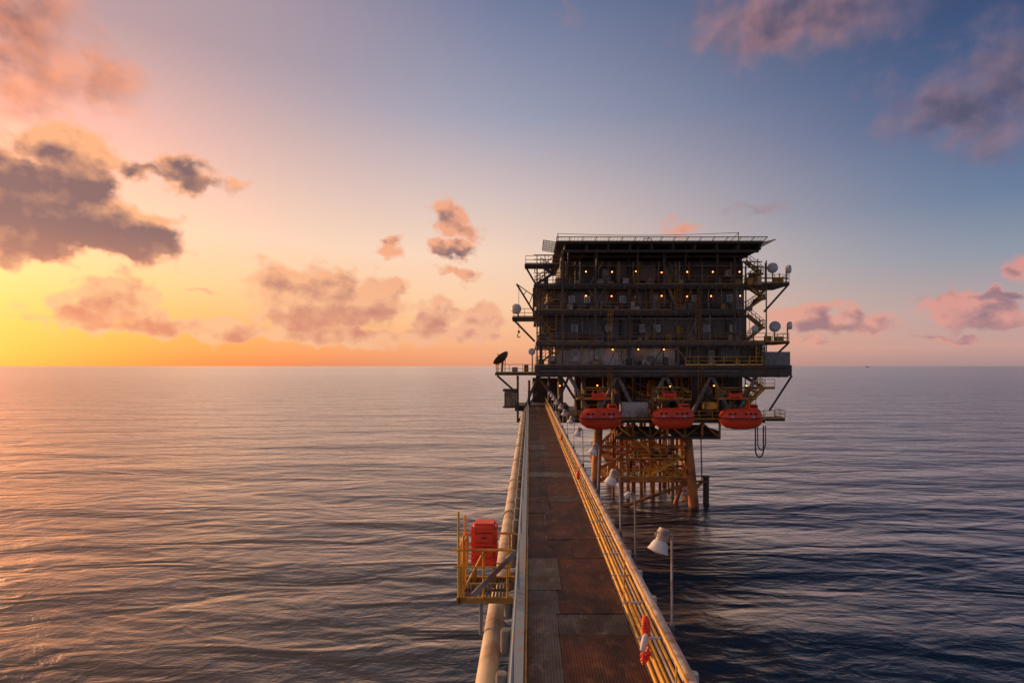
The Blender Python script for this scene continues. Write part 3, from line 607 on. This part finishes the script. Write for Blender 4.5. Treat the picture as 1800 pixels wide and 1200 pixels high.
pts=[P(1328,743,YE)]+[P(1335-7*math.cos(math.pi*i/10),790+13*math.sin(math.pi*i/10),YE) for i in range(11)]+[P(1342,748,YE)]
tag(MB().path(pts,.09,8).path([p+Vector((.35,.2,.25*(1 if k not in(0,len(pts)-1) else 0)+.6*(0<k<12))) for k,p in enumerate(pts)],.07,8).build('hanging_hose',M['black'],None,True),'black looped hose hanging below the right lifeboat','hose')

# ------------------------------------------------------------------ wall lamps
def wall_lamp(px,py,Y,lb,base):
    loc=tuple(P(px,py,Y))
    if base is not None: return dup(base,loc,lb)
    t=thing('wall_lamp',lb,'lamp',loc,'lit lamps on the platform'); x,y_,z=loc
    MB().lathe([(.02,.22),(.13,.2),(.17,.06),(.18,.05),(.15,.05)],(x,y_,z),(0,0,1),14).tube((x,y_,z+.15),(x,y_+.35,z+.25),.03,6).build('housing',M['steel'],t,True)
    MB().ball((x,y_,z),.085,12).build('bulb',M['bulb'],t,True)
    return t
base=None
rows=[('top',478,YF-.6,[988,1030,1076,1118,1163,1208,1253,1300]),('second',520,YF-.6,[988,1030,1075,1118,1163,1208,1250,1301]),('pale wall',614,YF-.6,[1077,1122,1167]),('deck underside',678,YE+.6,[984,1050,1178,1255,1312])]
for rn,py,Yq,xs in rows:
    for i,px in enumerate(xs):
        w=wall_lamp(px,py+random.uniform(-1,1),Yq,'lit orange lamp, %s from the left in the %s row of the platform'%(ORD[i],rn),base)
        if base is None: base=w

# far ship
o=Vector(P(1525,643,9000)); o.z=0
t=thing('cargo_ship','tiny distant ship on the horizon to the right','ship',tuple(o))
L2=34
s=MB(); s.box(o.x-L2,o.x+L2*.95,o.y-6,o.y+6,.1,7.9).box(o.x+L2*.95,o.x+L2*1.1,o.y-4,o.y+4,2,8.5); s.build('hull',M['grey'],t)
MB().box(o.x-L2+3,o.x-L2+15,o.y-5,o.y+5,8,20,.5).build('deckhouse',M['grey'],t)
MB().tube((o.x+5,o.y,8),(o.x+5,o.y,22),.8).build('mast',M['steel'],t)

# ------------------------------------------------------------------ world
SAZ=math.radians(-54); SEL=math.radians(8)
w=bpy.data.worlds.new('World'); bpy.context.scene.world=w; w.use_nodes=True; nt=w.node_tree; N=nt.nodes; L=nt.links; N.clear()
try: w.cycles.sampling_method='NONE'
except Exception: pass
def math_(op,a,b=None,c=None):
    x=N.new('ShaderNodeMath'); x.operation=op
    for i,v in enumerate((a,b,c)):
        if v is None: continue
        if isinstance(v,(int,float)): x.inputs[i].default_value=v
        else: L.new(v,x.inputs[i])
    return x.outputs[0]
def mapr(v,a,b,c=0,d=1,it='LINEAR'):
    x=N.new('ShaderNodeMapRange'); x.interpolation_type=it
    L.new(v,x.inputs[0])
    for i,k in enumerate((a,b,c,d)): x.inputs[i+1].default_value=k
    return x.outputs[0]
def mixc(f,a,b):
    x=N.new('ShaderNodeMix'); x.data_type='RGBA'
    for i,v in ((0,f),(6,a),(7,b)):
        if isinstance(v,(tuple,float,int)): x.inputs[i].default_value=v
        else: L.new(v,x.inputs[i])
    return x.outputs[2]
tc=N.new('ShaderNodeTexCoord'); sx=N.new('ShaderNodeSeparateXYZ'); L.new(tc.outputs['Generated'],sx.inputs[0])
x_,y_,z_=sx.outputs
hyp=math_('SQRT',math_('ADD',math_('MULTIPLY',x_,x_),math_('ADD',math_('MULTIPLY',y_,y_),1e-6)))
az=math_('ARCTAN2',x_,y_); el=math_('ARCTAN2',z_,hyp)
ca=math_('DIVIDE',math_('ADD',math_('MULTIPLY',x_,math.sin(SAZ)),math_('MULTIPLY',y_,math.cos(SAZ))),hyp)
ang=math_('ARCCOSINE',math_('MINIMUM',math_('MAXIMUM',ca,-1.),1.))
EM=.62
ef=mapr(el,0,EM)
def ramp(px,stops):
    cs=math.cos(math.atan((px-931)/F)); r=N.new('ShaderNodeValToRGB'); L.new(ef,r.inputs[0])
    pts=[(math.atan((643-py)/F*cs)/EM,lin(c)) for py,c in stops]
    e=r.color_ramp.elements
    e[0].position=pts[0][0]; e[0].color=pts[0][1]; e[1].position=min(1,pts[-1][0]); e[1].color=pts[-1][1]
    for p,c in pts[1:-1]:
        k=e.new(p); k.color=c
    return r.outputs[0]
rl_=ramp(100,[(643,(232,122,60)),(615,(254,150,68)),(560,(255,178,94)),(480,(255,204,142)),(380,(252,212,180)),(200,(226,184,172)),(0,(188,158,160))])
rc_=ramp(800,[(643,(234,155,118)),(600,(250,182,134)),(540,(254,206,164)),(450,(250,215,190)),(350,(218,196,190)),(200,(160,162,182)),(0,(116,126,158))])
rr_=ramp(1650,[(643,(166,138,140)),(610,(198,156,148)),(550,(186,162,160)),(450,(142,150,166)),(350,(104,125,156)),(200,(72,97,139)),(0,(52,73,113))])
D=math.radians
sky=mixc(mapr(ang,D(10),D(56),0,1,'SMOOTHSTEP'),rl_,rc_); sky=mixc(mapr(ang,D(42),D(98),0,1,'SMOOTHSTEP'),sky,rr_)
sky=mixc(mapr(ang,D(100),D(175),0,.55),sky,lin((112,114,130)))
# unseen high sky: warm colour added sunward, deep blue opposite, to tint sea reflections
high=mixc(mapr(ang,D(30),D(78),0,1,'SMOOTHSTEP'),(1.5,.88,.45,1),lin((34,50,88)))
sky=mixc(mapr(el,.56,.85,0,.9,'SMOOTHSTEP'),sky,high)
# glow of the low sun just outside the picture
glow=math_('MULTIPLY',math_('POWER',mapr(ang,0,D(40),1,0),2.4),math_('POWER',mapr(el,-.02,.5,1,0),1.3))
gl=N.new('ShaderNodeMix'); gl.data_type='RGBA'; gl.blend_type='ADD'; L.new(glow,gl.inputs[0]); L.new(sky,gl.inputs[6]); gl.inputs[7].default_value=(4.2,.80,.10,1); gl.clamp_factor=False; sky_g=gl.outputs[2]
def blobs(u,v,lst,acc):
    # soft union of ellipses; the running value rides in z (divided away) so the nodes evaluate one after another
    out=acc; first=True
    for px,py,rx,ry,rot,st in lst:
        a0=math.atan((px-931)/F); e0=math.atan((643-py)/F*math.cos(a0)); k=math.cos(a0)**2
        cb_=N.new('ShaderNodeCombineXYZ'); L.new(u,cb_.inputs[0]); L.new(v,cb_.inputs[1])
        if out is not None: L.new(out,cb_.inputs[2])
        mp=N.new('ShaderNodeMapping'); mp.vector_type='TEXTURE'; mp.inputs['Location'].default_value=(a0,e0,0); mp.inputs['Rotation'].default_value=(0,0,math.radians(rot)); mp.inputs['Scale'].default_value=(rx/F*k,ry/F*math.cos(a0),1e6)
        L.new(cb_.outputs[0],mp.inputs[0]); ln=N.new('ShaderNodeVectorMath'); ln.operation='LENGTH'; L.new(mp.outputs[0],ln.inputs[0])
        vv=math_('MULTIPLY_ADD',ln.outputs['Value'],-st,st)
        if first: out=vv; first=False
        else:
            sm=N.new('ShaderNodeMath'); sm.operation='SMOOTH_MAX'; L.new(out,sm.inputs[0]); L.new(vv,sm.inputs[1]); sm.inputs[2].default_value=.15; out=sm.outputs[0]
    return out
dense=[(118,268,100,62,5,1.8),(55,360,150,108,0,2.6),(120,335,120,70,0,2.2),(190,398,170,62,-12,2.4),(30,445,100,28,0,1.4),(250,300,60,24,0,1.1),(330,306,100,32,-10,1.2),
 (208,522,86,52,0,1.8),(150,554,120,36,0,1.4),(300,576,140,26,0,1.4),(420,583,80,24,0,1.2),
 (598,528,100,62,5,1.9),(668,526,54,56,0,1.6),(485,510,64,54,20,1.4),(530,555,100,44,0,1.6),(600,592,190,22,0,1.4),(765,564,48,44,0,1.6),(848,558,44,40,0,1.5),(800,588,140,20,0,1.3),
 (788,384,42,32,-25,1.3),(808,405,50,18,-10,1.1),(797,436,54,20,0,1.3),(683,433,30,17,0,1.1),(812,481,48,14,-15,1.),(357,506,22,8,0,.9),
 (1720,546,145,38,-6,1.8),(1450,562,130,28,-6,1.4),(1770,513,64,15,0,1.1),(1655,596,80,9,0,.9),(1440,596,95,9,0,.8),(1790,476,26,20,0,1.),(1190,405,50,15,-8,.6)]
wisp=[(40,70,180,125,-30,1.2),(150,100,150,60,-45,.7),(1420,30,240,65,-4,1.),(1690,190,190,85,-20,1.),(1770,130,160,120,-20,1.1),(1320,367,75,13,0,.5),(545,475,60,14,0,.4),(990,10,50,22,-30,.35)]
dark=[(190,416,190,48,-11,1.3),(60,390,150,78,0,1.2),(110,325,95,40,0,.9),(330,318,100,18,-10,.8),(200,566,90,12,0,.4),(600,566,90,14,0,.5),(690,574,40,12,0,.4),(800,444,50,10,0,.6),(1720,582,120,13,0,.6),(1480,576,90,11,0,.6),(1765,518,60,12,0,.9)]
pv=N.new('ShaderNodeCombineXYZ'); L.new(az,pv.inputs[0]); L.new(el,pv.inputs[1])
def nz(sc,det,ro,vec):
    n=N.new('ShaderNodeTexNoise'); n.noise_dimensions='2D'; n.inputs['Scale'].default_value=sc; n.inputs['Detail'].default_value=det; n.inputs['Roughness'].default_value=ro; L.new(vec,n.inputs['Vector']); return n
def vop(op,a,b,c=None):
    x=N.new('ShaderNodeVectorMath'); x.operation=op
    for i,v in enumerate((a,b,c)):
        if v is None: continue
        if isinstance(v,tuple): x.inputs[i].default_value=v
        else: L.new(v,x.inputs[i])
    return x.outputs[0]
st=vop('MULTIPLY',pv.outputs[0],(1,1.2,1))
wn=nz(28,3,.5,st).outputs['Color']
sh=vop('ADD',vop('MULTIPLY_ADD',wn,(.055,.045,0),pv.outputs[0]),(-.0275,-.0225,0))
n1=nz(19,5,.48,st).outputs['Fac']; n1b=nz(19,3,.48,vop('ADD',st,(-.010,.018,0))).outputs['Fac']; n2=nz(7,5,.6,st).outputs['Fac']
ss=N.new('ShaderNodeSeparateXYZ'); L.new(sh,ss.inputs[0]); uu,vv=ss.outputs[0],ss.outputs[1]
det=math_('MULTIPLY',math_('SUBTRACT',n1,.5),1.6)
d1=math_('ADD',blobs(uu,vv,dense,det),det)
w1_=math_('ADD',blobs(uu,vv,wisp,d1),math_('ADD',math_('MULTIPLY',math_('SUBTRACT',n2,.5),1.5),math_('MULTIPLY',det,.3)))
dk=blobs(uu,vv,dark,w1_)
aD=mapr(d1,-.08,.62,0,1,'SMOOTHSTEP'); aW=mapr(w1_,-.15,1.0,0,.95,'SMOOTHSTEP')
rel=math_('MULTIPLY',math_('SUBTRACT',n1,n1b),2.8)
thin=mapr(d1,.1,1.0,.75,0)
msk=mapr(dk,-.75,.6,0,1,'SMOOTHSTEP')
lit=math_('ADD',math_('ADD',.66,math_('MULTIPLY',math_('ADD',rel,thin),math_('SUBTRACT',1.,math_('MULTIPLY',msk,.55)))),math_('MULTIPLY',msk,-.72))
lit=math_('MINIMUM',1.,math_('MAXIMUM',0.,lit))
litw=math_('MINIMUM',1.,math_('MAXIMUM',0.,math_('ADD',mapr(w1_,.1,1.1,.9,.2),math_('MULTIPLY',rel,.6))))
sA=mapr(ang,D(20),D(90))
cl=mixc(sA,lin((255,180,130)),lin((218,142,130))); cd=mixc(sA,lin((126,95,98)),lin((104,92,114)))
hz=mapr(el,.06,.21,1,0,'SMOOTHSTEP')
c_=mixc(lit,cd,cl)
lowc=mixc(lit,mixc(sA,lin((226,144,114)),lin((150,118,130))),mixc(sA,lin((255,194,144)),lin((218,154,144))))
c_=mixc(hz,c_,lowc)
haze_alpha=mapr(el,.0,.035,.0,1)
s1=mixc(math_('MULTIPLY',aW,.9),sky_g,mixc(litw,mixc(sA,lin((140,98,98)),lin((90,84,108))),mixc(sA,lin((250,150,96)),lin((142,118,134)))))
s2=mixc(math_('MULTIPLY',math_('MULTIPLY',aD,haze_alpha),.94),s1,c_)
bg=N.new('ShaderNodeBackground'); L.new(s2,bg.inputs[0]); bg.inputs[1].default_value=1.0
ns=N.new('ShaderNodeTexSky'); ns.sky_type='NISHITA'; ns.sun_disc=False; ns.sun_elevation=SEL; ns.sun_rotation=SAZ
bg2=N.new('ShaderNodeBackground'); L.new(ns.outputs[0],bg2.inputs[0]); bg2.inputs[1].default_value=.002
ad=N.new('ShaderNodeAddShader'); L.new(bg.outputs[0],ad.inputs[0]); L.new(bg2.outputs[0],ad.inputs[1])
wo=N.new('ShaderNodeOutputWorld'); L.new(ad.outputs[0],wo.inputs[0])

# ------------------------------------------------------------------ sun and camera
sl=bpy.data.lights.new('sun','SUN'); sl.energy=3.4; sl.angle=math.radians(2); sl.color=(1,.55,.26)
so=bpy.data.objects.new('sun',sl); C.objects.link(so)
sd=Vector((math.sin(SAZ)*math.cos(SEL),math.cos(SAZ)*math.cos(SEL),math.sin(SEL)))
so.rotation_euler=sd.to_track_quat('Z','Y').to_euler()
cam=bpy.data.cameras.new('camera'); co=bpy.data.objects.new('camera',cam); C.objects.link(co)
co.location=(0,0,H); co.rotation_euler=(math.radians(90),0,0)
cam.sensor_width=36; cam.lens=20; cam.shift_x=-31/1800; cam.shift_y=43/1800; cam.clip_start=.1; cam.clip_end=200000
bpy.context.scene.camera=co
vs=bpy.context.scene.view_settings; vs.view_transform='Standard'; vs.look='None'; vs.exposure=0; vs.gamma=1
